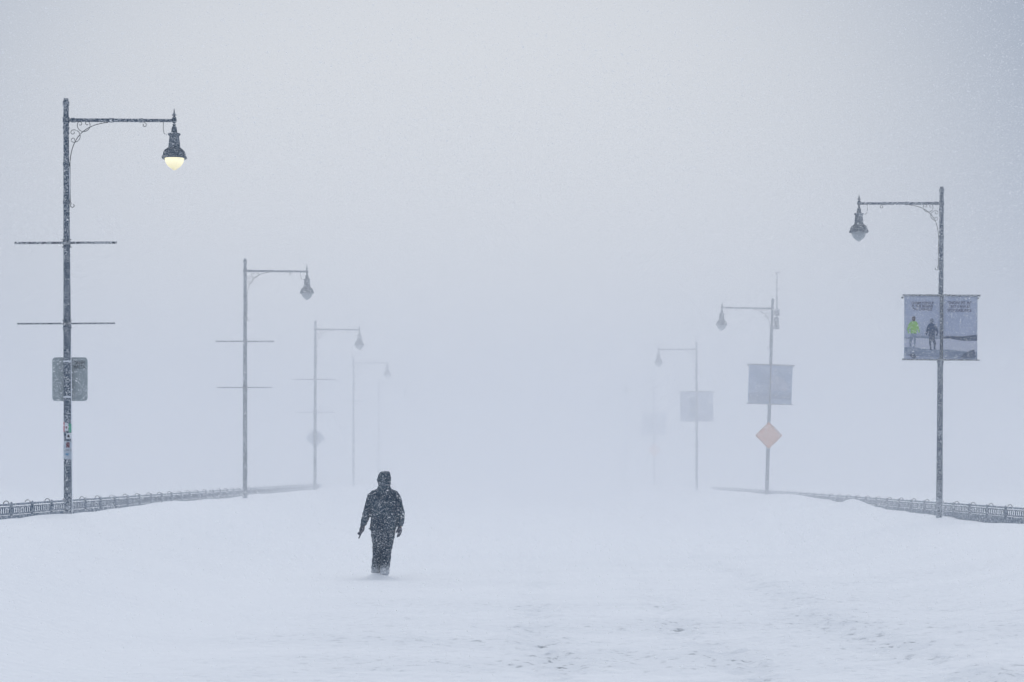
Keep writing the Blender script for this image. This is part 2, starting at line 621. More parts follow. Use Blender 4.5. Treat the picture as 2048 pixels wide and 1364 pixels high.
def make_lamp(lit):
    """Origin on the axis at deck level, arm towards +x."""
    root = empty('street_lamp', (0, 0, 0))
    bm = bmesh.new()
    prof = [(0.125, 0.0), (0.120, 0.5), (0.078, 0.62), (0.073, 2.0), (0.068, 4.4), (0.060, 5.9), (0.054, 7.4), (0.050, 8.0), (0.050, 8.56),
            (0.060, 8.57), (0.060, 8.645), (0.046, 8.65), (0.044, TOP_Z)]
    lathe(bm, prof, seg=24)
    pole = link('pole', bm, M['metal'], root, True)
    for z, h, r in ((ARM_Z + 0.005, 0.10, 0.062), (8.155, 0.05, 0.060), (8.06, 0.035, 0.058), (7.485, 0.05, 0.063), (6.78, 0.05, 0.065), (6.02, 0.12, 0.068), (4.50, 0.16, 0.075)):
        bm = bmesh.new()
        lathe(bm, [(r - 0.012, z - h / 2 - 0.012), (r, z - h / 2), (r, z + h / 2), (r - 0.012, z + h / 2 + 0.012)], seg=20)
        link('collar', bm, M['metal'], pole)
    # arm
    bm = bmesh.new()
    tube(bm, [(0.045, 0, ARM_Z), (0.09, 0, ARM_Z), (0.10, 0, ARM_Z), (0.17, 0, ARM_Z), (0.171, 0, ARM_Z), (0.80, 0, ARM_Z - 0.006), (0.801, 0, ARM_Z - 0.006), (0.88, 0, ARM_Z - 0.006), (0.881, 0, ARM_Z - 0.007),
              (1.36, 0, ARM_Z - 0.012), (1.361, 0, ARM_Z - 0.012), (1.42, 0, ARM_Z - 0.012), (1.421, 0, ARM_Z - 0.012), (1.98, 0, ARM_Z - 0.018)],
         [0.030, 0.030, 0.044, 0.044, 0.034, 0.034, 0.042, 0.042, 0.033, 0.032, 0.040, 0.040, 0.031, 0.030], seg=14)
    link('arm', bm, M['metal'], root, False)
    # wrought scroll-work under the arm
    bm = bmesh.new()
    B = lambda p, t: tuple((1 - t) ** 2 * a + 2 * t * (1 - t) * b + t * t * c for a, b, c in zip(*p))
    main = [B(((0.78, ARM_Z - 0.045), (0.10, ARM_Z - 0.10), (0.068, 7.50)), k / 24) for k in range(25)] + [(0.068, 7.2), (0.070, 6.80)]
    hook = spiral(0.115, 6.72, 0.045, 0.022, 130, 420)
    tube(bm, [(x, 0, z) for x, z in main + hook], 0.0075, seg=6)
    for cx, cz, r, a0 in ((0.325, 8.205, 0.118, 90), (0.145, 8.005, 0.115, 200)):
        # a C-scroll: big arc with its two ends rolled in
        lo, hi = (160, 385) if cz > 8.1 else (-100, 105)
        arc = spiral(cx, cz, r, r, lo, hi, 24)
        for end, sgn in ((arc[0], -1), (arc[-1], 1)):
            a_end = lo if sgn < 0 else hi
            ex, ez = cx + (r - 0.045) * math.cos(R(a_end)), cz + (r - 0.045) * math.sin(R(a_end))
            curl = spiral(ex, ez, 0.045, 0.020, a_end, a_end + sgn * 300, 18)
            tube(bm, [(x, 0, z) for x, z in curl], 0.006, seg=6)
        tube(bm, [(x, 0, z) for x, z in arc], 0.0065, seg=6)
    tube(bm, [(x, 0, z) for x, z in [(1.42, ARM_Z - 0.045)] + spiral(1.45, ARM_Z - 0.095, 0.040, 0.022, 95, -230)], 0.006, seg=6)
    link('scroll_bracket', bm, M['scroll'], root)
    bm = bmesh.new()
    tube(bm, [(1.80, 0, ARM_Z - 0.04), (1.797, 0, ARM_Z - 0.16), (1.81, 0, ARM_Z - 0.25), (1.86, 0, ARM_Z - 0.285)], 0.005, seg=6)
    link('cable', bm, M['scroll'], root)
    # lantern
    def P(y, r):
        return (r * 0.001085, 1.77 + (946 - (200 + y / 8.53)) * 0.00925)
    ax = 2.0
    bm = bmesh.new()
    lathe(bm, [P(420, 18), P(402, 16), P(385, 38), P(345, 44), P(310, 36), P(290, 18), P(277, 14), P(268, 40), P(258, 40), P(250, 14), P(240, 20), P(230, 22), P(222, 12), P(190, 9), P(145, 2)], ax, 0, 14)
    link('finial', bm, M['housing'], root, False)
    bm = bmesh.new()
    lathe(bm, [P(1000, 150), P(1012, 204), P(992, 210), P(960, 186), P(905, 172), P(872, 148), P(858, 122), P(852, 106), P(740, 96), P(626, 82), P(604, 104), P(586, 110), P(576, 92), P(572, 52), P(500, 46), P(470, 40), P(455, 20), P(428, 30), P(415, 16)], ax, 0, 16)
    hous = link('lantern_housing', bm, M['housing'], root, False)
    bm = bmesh.new()
    for k in range(8):                   # ribs of the skirt
        a = 2 * math.pi * (k + 0.5) / 8
        c, s = math.cos(a), math.sin(a)
        pr = [P(1005, 203), P(985, 207), P(955, 186), P(905, 176), P(868, 154), P(850, 120), P(830, 104)]
        tube(bm, [(ax + r * c, r * s, z) for r, z in pr], 0.016, seg=6)
    link('skirt_ribs', bm, M['housing'], hous)
    bm = bmesh.new()
    lathe(bm, [P(960, 162), P(985, 166), P(1020, 163), P(1060, 154), P(1095, 138), P(1130, 112), P(1158, 82), P(1176, 54), P(1182, 44), P(1190, 40), P(1200, 28), P(1208, 4)], ax, 0, 24)
    link('globe', bm, M['globe_lit'] if lit else M['globe'], root, True)
    # banner arms, a pair of bars through the pole
    for z, half, r in ((6.02, 0.94, 0.020), (4.53, 0.90, 0.014)):
        bm = bmesh.new()
        box(bm, -half, -0.05, -0.085 - r, -0.085 + r, z - r, z + r)
        box(bm, 0.05, half, -0.085 - r, -0.085 + r, z - r, z + r)
        box(bm, -0.05, 0.05, -0.085 - r, -0.05, z - r - 0.01, z + r + 0.01)
        for zz in (-0.07, 0.07):
            box(bm, -0.085, 0.085, -0.02, 0.02, z + zz - 0.008, z + zz + 0.008)
        link('banner_arm', bm, M['bracket'], root)
    return root


def at_px(px, d):
    return (px - 1024) * d / FPX


lamp_lit = make_lamp(True)
lamp = make_lamp(False)
LAMPS = [
    # px of the axis at eye level, depth, side, lean in degrees to +x, label
    (136.6, 37.9, 'L', -0.28, 'nearest street lamp on the left, its globe lit, stickers on the pole'),
    (490.2, 66.2, 'L', 0.0, 'second street lamp on the left, frosted grey, with bare banner arms and no sign'),
    (629.8, 93.1, 'L', 0.15, 'pale third street lamp on the left, carrying a grey diamond sign'),
    (707.0, 121.3, 'L', 0.0, 'faint fourth street lamp on the left, just left of the walker'),
    (757.5, 149.4, 'L', 0.0, 'barely visible farthest street lamp on the left, above the walker'),
    (1877.8, 49.6, 'R', 0.45, 'nearest street lamp on the right, holding the banner with two runners'),
    (1532.0, 81.3, 'R', 1.75, 'leaning street lamp on the right with a mast at its top and an orange sign'),
    (1393.6, 108.0, 'R', -0.1, 'pale third street lamp on the right with a faded banner and no road sign'),
    (1309.0, 146.3, 'R', -0.35, 'very faint fourth street lamp on the right, with small banner and pale orange sign'),
    (1252.0, 172.0, 'R', 0.0, 'almost vanished farthest street lamp on the right'),
]
LO = []
for i, (px, d, side, lean, label) in enumerate(LAMPS):
    o = lamp_lit if i == 0 else lamp if i == 1 else copy_tree(lamp)
    x = at_px(px, d)
    o.location = (x, d, 0)
    o.rotation_euler = (0, R(lean if side == 'L' else -lean), R(180) if side == 'R' else 0)
    if side == 'R':
        o.rotation_euler = (0, -R(lean), R(180))
    tag(o, label, 'street lamp', 'street lamps along both sides of the bridge')
    LO.append(o)


def lamp_x(i, z):
    """x of lamp i's axis at height z, with its lean."""
    px, d, side, lean, _ = LAMPS[i]
    return at_px(px, d) + math.tan(R(lean)) * z


# stickers and snow on the lit lamp's pole
def patch(name, mat, z0, z1, a0, a1, r, parent, wob=0.0):
    bm = bmesh.new()
    n = 8
    rows = []
    for z in (z0, z1):
        rows.append([(r * math.cos(R(a0 + (a1 - a0) * k / n)), r * math.sin(R(a0 + (a1 - a0) * k / n)), z + random.uniform(-wob, wob)) for k in range(n + 1)])
    inner = [[(x * 0.985, y * 0.985, z) for x, y, z in row] for row in rows]
    vo = [[bm.verts.new(p) for p in row] for row in rows]
    vi = [[bm.verts.new(p) for p in row] for row in inner]
    for k in range(n):
        bm.faces.new((vo[0][k], vo[0][k + 1], vo[1][k + 1], vo[1][k]))
        bm.faces.new((vi[0][k], vi[0][k + 1], vi[1][k + 1], vi[1][k]))
        for j in (0, 1):
            bm.faces.new((vo[j][k], vo[j][k + 1], vi[j][k + 1], vi[j][k]))
    for k in (0, n):
        bm.faces.new((vo[0][k], vo[1][k], vi[1][k], vi[0][k]))
    return link(name, bm, mat, parent, True)


def scribble(parent, mat, cz, r, a0, spread, hgt, seed):
    rnd = random.Random(seed)
    bm = bmesh.new()
    for _ in range(3):
        pts = []
        for k in range(9):
            a = R(a0 + rnd.uniform(-spread, spread))
            pts.append((r * math.cos(a), r * math.sin(a), cz + rnd.uniform(-hgt, hgt)))
        tube(bm, pts, 0.006, seg=5)
    return link('scrawl', bm, mat, parent)


STK = {k: plain('sticker_' + k, c, 0.5, 0.12, 30) for k, c in (
    ('red', (0.55, 0.14, 0.2)), ('green', (0.1, 0.4, 0.28)), ('white', (0.72, 0.75, 0.8)), ('pale', (0.5, 0.56, 0.64)), ('cyan', (0.35, 0.6, 0.68)), ('maroon', (0.2, 0.06, 0.09)), ('blue', (0.16, 0.36, 0.55)))}
L1 = LO[0]
patch('sticker', STK['red'], 2.54, 2.71, 185, 235, 0.0765, L1, 0.008)
s = patch('sticker', STK['white'], 2.55, 2.70, 238, 292, 0.0768, L1, 0.01)
scribble(s, STK['maroon'], 2.61, 0.0775, 265, 14, 0.02, 3)
patch('sticker', STK['green'], 2.52, 2.68, 296, 345, 0.0765, L1, 0.01)
s = patch('sticker', STK['white'], 2.40, 2.51, 262, 350, 0.0768, L1, 0.006)
scribble(s, M['ink'], 2.455, 0.0775, 298, 20, 0.03, 9)
patch('sticker', STK['white'], 2.30, 2.46, 186, 226, 0.0765, L1, 0.006)
s = patch('sticker', STK['pale'], 2.20, 2.36, 190, 350, 0.0766, L1, 0.006)
scribble(s, STK['maroon'], 2.285, 0.0775, 285, 26, 0.055, 5)
s = patch('sticker', STK['pale'], 2.02, 2.195, 190, 350, 0.0768, L1, 0.012)
scribble(s, STK['blue'], 2.115, 0.0778, 275, 24, 0.022, 12)
for z in (3.835, 3.175):
    bm = bmesh.new()
    lathe(bm, [(0.068, z - 0.016), (0.0765, z - 0.014), (0.0765, z + 0.014), (0.068, z + 0.016)], seg=20)
    link('strap', bm, STK['white'], L1)
# wind-packed snow along the lee side of some poles
for o, z0, z1 in ((LO[0], 0.9, 4.2), (LO[0], 6.85, 7.45), (LO[5], 0.6, 1.9)):
    bm = bmesh.new()
    pts, rr = [], []
    nn = 26
    sx = 1 if o is LO[0] else -1
    for k in range(nn + 1):
        z = z0 + (z1 - z0) * k / nn
        r = 0.073 - 0.003 * z
        pts.append((sx * (r + 0.010), -0.01, z))
        rr.append(0.004 + 0.014 * (0.5 + 0.5 * noise.noise((0, z * 3.1, z0))) * math.sin(math.pi * min(1, max(0.02, k / nn))) ** 0.5)
    tube(bm, pts, rr, seg=8)
    link('snow_crust', bm, M['crust'], o, True)


# ------------------------------------------------------------------ signs on the lamps
def plate_sign():
    x0 = lamp_x(0, 3.5)
    root = empty('road_sign', (x0, 37.9, 3.51))
    tag(root, 'bare metal back of a rectangular sign with scrawled writing, behind the lit lamp pole', 'sign')
    bm = bmesh.new()
    poly_slab(bm, rounded(-0.298, 0.356, -0.405, 0.405, 0.06), 0.082, 0.088)
    link('plate', bm, M['plate'], root)
    lettering('scrawl', ['"SALEH', 'HALTA'], M['ink'], root, 0.205, 0.345, 0.080, 0.095, 0.082, width=[0.19, 0.21])
    return root


plate_sign()


def diamond(i, z, half, mat, label, ydir, border):
    px, d = LAMPS[i][:2]
    root = empty('road_sign', (lamp_x(i, z), d, z))
    tag(root, label, 'sign', 'diamond signs on lamp poles')
    r = 0.07
    pts = []
    k = half * math.sqrt(0.5)
    for x, zz in rounded(-k, k, -k, k, r):
        pts.append(((x - zz) * math.sqrt(0.5), (x + zz) * math.sqrt(0.5)))
    bm = bmesh.new()
    poly_slab(bm, pts, ydir * 0.085, ydir * 0.092)
    link('plate', bm, mat, root)
    if border:
        bm = bmesh.new()
        ring = [(x * 0.93, ydir * 0.094, zz * 0.93) for x, zz in pts]
        tube(bm, ring + [ring[0]], 0.006, seg=6)
        link('border', bm, M['sign_edge'], root)
    return root


diamond(6, 3.26, 0.55, M['orange'], 'orange diamond warning sign under the banner of the leaning lamp', -1, True)
diamond(8, 3.41, 0.50, M['orange'], 'faint far orange diamond sign nearly lost in the snow', -1, True)
diamond(2, 3.36, 0.46, M['pale_plate'], 'grey back of a diamond sign on the third left lamp', 1, False)


# ------------------------------------------------------------------ banners
def banner_cloth(name, base, accent, seed):
    m, t, p = new_mat(name)
    tc = N(t, 'ShaderNodeTexCoord')
    n = N(t, 'ShaderNodeTexNoise', Scale=1.6, Detail=4.0)
    n2 = N(t, 'ShaderNodeTexNoise', Scale=32.0, Detail=2.0, Roughness=0.7)
    mp = N(t, 'ShaderNodeMapping')
    mp.inputs['Location'].default_value = (seed, seed * 2.3, 0)
    t.links.new(tc.outputs['Object'], mp.inputs[0])
    for q in (n, n2):
        t.links.new(mp.outputs[0], q.inputs['Vector'])
    c = mixc(t, ramp(t, n.outputs[0], 0.42, 0.6).outputs[0], base, accent)
    c = mixc(t, ramp(t, n2.outputs[0], 0.60, 0.72).outputs[0], c, SNOW)
    t.links.new(c, p.inputs['Base Color'])
    p.inputs['Roughness'].default_value = 0.8
    p.inputs['Specular IOR Level'].default_value = 0.1
    # thin woven polyester lets some daylight through
    tr = N(t, 'ShaderNodeBsdfTranslucent')
    t.links.new(c, tr.inputs['Color'])
    ms = N(t, 'ShaderNodeMixShader')
    ms.inputs[0].default_value = 0.4
    t.links.new(p.outputs[0], ms.inputs[1])
    t.links.new(tr.outputs[0], ms.inputs[2])
    t.links.new(ms.outputs[0], t.nodes['Material Output'].inputs['Surface'])
    return m


CL = {
    'sky': banner_cloth('banner_sky', (0.48, 0.54, 0.67), (0.55, 0.60, 0.72), 1.0),
    'field': banner_cloth('banner_field', (0.74, 0.77, 0.86), (0.66, 0.70, 0.82), 2.0),
    'shade': banner_cloth('banner_shade', (0.28, 0.36, 0.50), (0.34, 0.42, 0.56), 3.0),
    'dark': banner_cloth('banner_dark', (0.07, 0.12, 0.22), (0.12, 0.18, 0.30), 4.0),
    'lime': banner_cloth('banner_lime', (0.30, 0.68, 0.14), (0.42, 0.74, 0.20), 5.0),
    'navy': banner_cloth('banner_navy', (0.02, 0.08, 0.20), (0.04, 0.12, 0.28), 6.0),
    'face': banner_cloth('banner_face', (0.12, 0.10, 0.13), (0.2, 0.17, 0.2), 7.0),
    'ink': banner_cloth('banner_ink', (0.02, 0.03, 0.12), (0.03, 0.04, 0.16), 8.0),
    'slate': banner_cloth('banner_slate', (0.32, 0.42, 0.57), (0.42, 0.51, 0.66), 9.0),
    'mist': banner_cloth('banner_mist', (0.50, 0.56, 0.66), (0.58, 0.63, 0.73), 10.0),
}


def cloth_sheet(bm, x0, x1, z0, z1, y, amp, seed, nx=14, nz=16, th=0.004):
    """A slightly billowing sheet with thickness."""
    def yy(x, z):
        u, v = (x - x0) / (x1 - x0), (z - z0) / (z1 - z0)
        return y + amp * math.sin(math.pi * v) * math.sin(math.pi * u + seed) + 0.3 * amp * math.sin(5 * u + seed + 3 * v)
    front = [[bm.verts.new((x0 + (x1 - x0) * i / nx, yy(x0 + (x1 - x0) * i / nx, z0 + (z1 - z0) * j / nz), z0 + (z1 - z0) * j / nz)) for i in range(nx + 1)] for j in range(nz + 1)]
    back = [[bm.verts.new(v.co + Vector((0, th, 0))) for v in row] for row in front]
    for j in range(nz):
        for i in range(nx):
            bm.faces.new((front[j][i], front[j][i + 1], front[j + 1][i + 1], front[j + 1][i]))
            bm.faces.new((back[j][i], back[j + 1][i], back[j + 1][i + 1], back[j][i + 1]))
    for j in range(nz):
        for i in (0, nx):
            bm.faces.new((front[j][i], front[j + 1][i], back[j + 1][i], back[j][i]))
    for i in range(nx):
        for j in (0, nz):
            bm.faces.new((front[j][i], front[j][i + 1], back[j][i + 1], back[j][i]))


def runner(parent, name, cx, zf, h, shirt, legs, head, mirror=1):
    """A printed figure in mid-stride, h tall, soles at zf; layers of print a few mm apart."""
    def part(nm, pts, mat, y):
        bm = bmesh.new()
        poly_slab(bm, [(cx + mirror * x * h * 0.84, zf + z * h) for x, z in pts], y - 0.002, y)
        link(nm, bm, mat, parent)
    y = -0.106
    part('printed_legs', [(-0.10, 0.50), (-0.13, 0.32), (-0.17, 0.19), (-0.14, 0.06), (-0.16, 0.02), (-0.07, 0.02), (-0.08, 0.10), (-0.07, 0.20), (0.00, 0.33),
                         (0.015, 0.20), (0.01, 0.06), (-0.02, 0.0), (0.07, 0.0), (0.065, 0.08), (0.10, 0.24), (0.11, 0.50)], legs, y)
    part('printed_shirt', [(-0.11, 0.45), (-0.12, 0.62), (-0.19, 0.58), (-0.15, 0.46), (-0.20, 0.44), (-0.25, 0.58), (-0.20, 0.74), (-0.12, 0.82), (-0.04, 0.85), (0.05, 0.85),
                          (0.12, 0.82), (0.18, 0.73), (0.21, 0.58), (0.24, 0.50), (0.20, 0.46), (0.15, 0.56), (0.115, 0.62), (0.12, 0.45)], shirt, y - 0.0035)
    part('printed_head', [(-0.035, 0.84), (-0.065, 0.90), (-0.06, 0.97), (-0.02, 1.0), (0.03, 1.0), (0.065, 0.96), (0.06, 0.89), (0.035, 0.84)], head, y - 0.007)


def banner(i, kind, label):
    px, d = LAMPS[i][:2]
    root = empty('banner', (at_px(px, d), d, 0), (0, R(LAMPS[i][3]), 0))
    tag(root, label, 'banner', 'banners on the right-hand lamps')
    z0, z1 = 4.50, 6.07
    if kind == 'runners':
        halves = ((-0.90, -0.035), (0.045, 0.87))
    else:
        halves = ((-0.87, -0.02), (0.02, 0.86))
    for n, (a, b) in enumerate(halves):
        bm = bmesh.new()
        cloth_sheet(bm, a, b, z0, z1, -0.09, 0.012, i + n * 1.4)
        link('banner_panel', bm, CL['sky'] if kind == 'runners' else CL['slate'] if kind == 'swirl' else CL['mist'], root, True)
    for z, h in ((z1 - 0.005, 0.024), (z0 + 0.005, 0.016)):
        bm = bmesh.new()
        tube(bm, [(-0.94, -0.085, z), (-0.05, -0.085, z), (0.05, -0.085, z), (0.94, -0.085, z)], h, seg=8)
        link('hem_rod', bm, M['bracket'], root)
    Y = -0.108

    def inlay(nm, pts, mat, dy=0.0):
        bm = bmesh.new()
        poly_slab(bm, pts, Y + dy - 0.003, Y + dy)
        link(nm, bm, mat, root)
    if kind == 'runners':
        # a snowfield with a dark shoreline and a shaded bank in front
        for a, b in halves:
            n = 12
            X = [a + 0.004 + (b - a - 0.008) * k / n for k in range(n + 1)]
            shore = [5.04 + 0.012 * math.sin(9 * x) for x in X]
            thick = [0.025 + 0.075 * max(0, (x - 0.1)) for x in X]
            low = [4.80 - 0.055 * (x + 0.9) + 0.01 * math.sin(7 * x) for x in X]
            inlay('printed_field', list(zip(X, [z - 0.01 for z in shore])) + list(zip(X, low))[::-1], CL['field'], 0.008)
            inlay('printed_shore', list(zip(X, [z + t * 0.8 for z, t in zip(shore, thick)])) + list(zip(X, [z - t for z, t in zip(shore, thick)]))[::-1], CL['dark'] if a > 0 else CL['shade'], 0.004)
            foot = [4.60 - 0.05 * max(0, x + 0.7) for x in X]
            inlay('printed_bank', list(zip(X, low)) + list(zip(X, [max(z0 + 0.02, f) for f in foot]))[::-1], CL['shade'], 0.004)
        inlay('printed_rocks', [(0.45, 4.55), (0.55, 4.66), (0.68, 4.73), (0.79, 4.76), (0.82, 4.66), (0.85, 4.56)], CL['dark'], -0.002)
        inlay('printed_shadow', [(-0.80, 4.62), (-0.66, 4.66), (-0.60, 4.55), (-0.68, 4.53)], CL['dark'], -0.002)
        runner(root, 'runner', -0.675, 4.80, 0.75, CL['lime'], CL['shade'], CL['face'])
        runner(root, 'runner', -0.235, 4.74, 0.76, CL['navy'], CL['dark'], CL['dark'], -1)
        lettering('lettering', ['CHAMPLYCENTUP', 'IS THE BEGINS', 'THE CHANGES'], CL['ink'], root, -0.465, 5.905, Y - 0.004, 0.085, 0.075, width=[0.53, 0.50, 0.48])
        lettering('lettering', ['"SNOW PIT IN"', 'UNIT X FEW AS', 'SPOCKABLINCE'], CL['ink'], root, 0.43, 5.92, Y - 0.004, 0.098, 0.090, width=[0.58, 0.50, 0.58])
    elif kind == 'swirl':
        inlay('printed_arc', [(0.10 + 0.62 * math.cos(R(a)), 5.05 + 0.60 * math.sin(R(a))) for a in range(0, 91, 9)] + [(0.03, 5.65), (0.03, 5.05)], CL['sky'], 0.0)
        inlay('printed_ground', [(-0.85, 4.60), (-0.85, 4.92), (-0.4, 4.98), (-0.03, 4.90), (-0.03, 4.60)], CL['shade'], 0.0)
        inlay('printed_ground', [(0.03, 4.72), (0.03, 4.94), (0.45, 4.88), (0.83, 4.98), (0.83, 4.70)], CL['shade'], 0.0)
        inlay('printed_figure', [(-0.38, 4.92), (-0.34, 5.25), (-0.40, 5.5), (-0.28, 5.68), (-0.14, 5.66), (-0.06, 5.4), (-0.12, 5.2), (-0.08, 4.94)], CL['slate'], -0.005)
    else:
        inlay('printed_figure', [(-0.42, 4.7), (-0.36, 5.2), (-0.42, 5.45), (-0.30, 5.75), (-0.10, 5.7), (-0.05, 5.3), (-0.09, 4.7)], CL['shade'], 0.0)
        inlay('printed_ground', [(0.03, 4.60), (0.03, 4.90), (0.83, 4.95), (0.83, 4.62)], CL['sky'], 0.0)
    return root


banner(5, 'runners', 'banner with a runner in lime shirt and one in navy, on the nearest right lamp')
banner(6, 'swirl', 'blue banner on the leaning lamp, above the orange diamond sign')
banner(7, 'plain', 'faded pale banner on the third right lamp, no sign beneath it')
banner(8, 'plain', 'ghostly small banner on the fourth right lamp, over a pale orange sign')


# ------------------------------------------------------------------ weather mast on the leaning lamp
def mast():
    x = lamp_x(6, 8.2)
    root = empty('weather_mast', (x, 81.3, 7.4), (0, R(0.6), 0))
    tag(root, 'thin mast with equipment cases strapped to the top of the leaning lamp', 'antenna')
    bm = bmesh.new()
    tube(bm, [(0.19, 0, 0.1), (0.17, 0, 1.2), (0.16, 0, 2.25)], [0.03, 0.022, 0.016], seg=8)
    link('mast', bm, M['bracket'], root)
    bm = bmesh.new()
    lathe(bm, [(0.07, 0.08), (0.12, 0.10), (0.12, 0.20), (0.095, 0.22), (0.095, 0.52), (0.06, 0.56)], 0.16, 0, 14)
    link('equipment_case', bm, M['bracket'], root)
    bm = bmesh.new()
    poly_slab(bm, rounded(0.08, 0.28, 0.62, 0.88, 0.03), -0.08, 0.08)
    link('equipment_case', bm, M['bracket'], root)
    bm = bmesh.new()
    tube(bm, [(0.16, 0, 2.22), (0.15, 0, 2.30), (0.19, 0, 2.36), (0.27, 0, 2.30)], 0.018, seg=6)
    tube(bm, [(0.16, 0, 2.25), (0.12, 0, 2.30), (0.115, 0, 2.36)], 0.014, seg=6)
    link('sensor_fork', bm, M['bracket'], root)
    for z in (0.15, 0.75):
        bm = bmesh.new()
        box(bm, -0.01, 0.17, -0.02, 0.02, z, z + 0.03)
        link('clamp', bm, M['bracket'], root)


mast()


# ------------------------------------------------------------------ the walker
def ell(rx, ry, n=18, p=2.3):
    out = []
    for k in range(n):
        a = 2 * math.pi * k / n
        c, s = math.cos(a), math.sin(a)
        out.append((rx * math.copysign(abs(c) ** (2 / p), c), ry * math.copysign(abs(s) ** (2 / p), s)))
    return out


def loft(bm, secs, n=18, p=2.3):
    """secs: (cx, cy, z, rx, ry); closed at both ends."""
    rings = []
    for cx, cy, z, rx, ry in secs:
        rings.append([bm.verts.new((cx + x, cy + y, z)) for x, y in ell(rx, ry, n, p)])
    for a, b in zip(rings, rings[1:]):
        for k in range(n):
            bm.faces.new((a[k], a[(k + 1) % n], b[(k + 1) % n], b[k]))
    bm.faces.new(rings[0])
    bm.faces.new(rings[-1])


def fused(name, bm, mat, parent, voxel=0.013, smooth=2, folds=0.0, seed=0, fold_scale=9.0):
    """Fuses overlapping lofts into one continuous skin, then adds cloth folds."""
    bmesh.ops.recalc_face_normals(bm, faces=bm.faces)
    me = bpy.data.meshes.new(name)
    bm.to_mesh(me)
    bm.free()
    o = bpy.data.objects.new(name, me)
    COL.objects.link(o)
    r = o.modifiers.new('fuse', 'REMESH')
    r.mode = 'VOXEL'
    r.voxel_size = voxel
    s = o.modifiers.new('relax', 'SMOOTH')
    s.iterations = smooth
    s.factor = 0.5
    dg = bpy.context.evaluated_depsgraph_get()
    done = bpy.data.meshes.new_from_object(o.evaluated_get(dg))
    o.modifiers.clear()
    o.data = done
    bpy.data.meshes.remove(me)
    done.name = name
    if folds:
        nrm = [v.normal.copy() for v in done.vertices]
        for v, nn in zip(done.vertices, nrm):
            q = Vector((v.co.x * fold_scale * 0.7, v.co.y * fold_scale * 0.7, v.co.z * fold_scale * 1.6)) + Vector((seed, 0, 0))
            v.co += nn * folds * (noise.noise(q) + 0.5 * noise.noise(q * 2.3))
    for pl in done.polygons:
        pl.use_smooth = True
    done.materials.clear()
    done.materials.append(mat)
    o.parent = parent
    return o


K = 0.001677


def zx(px):
    return (px - 520) * K


def zz(py):
    return (1180 - py) * K


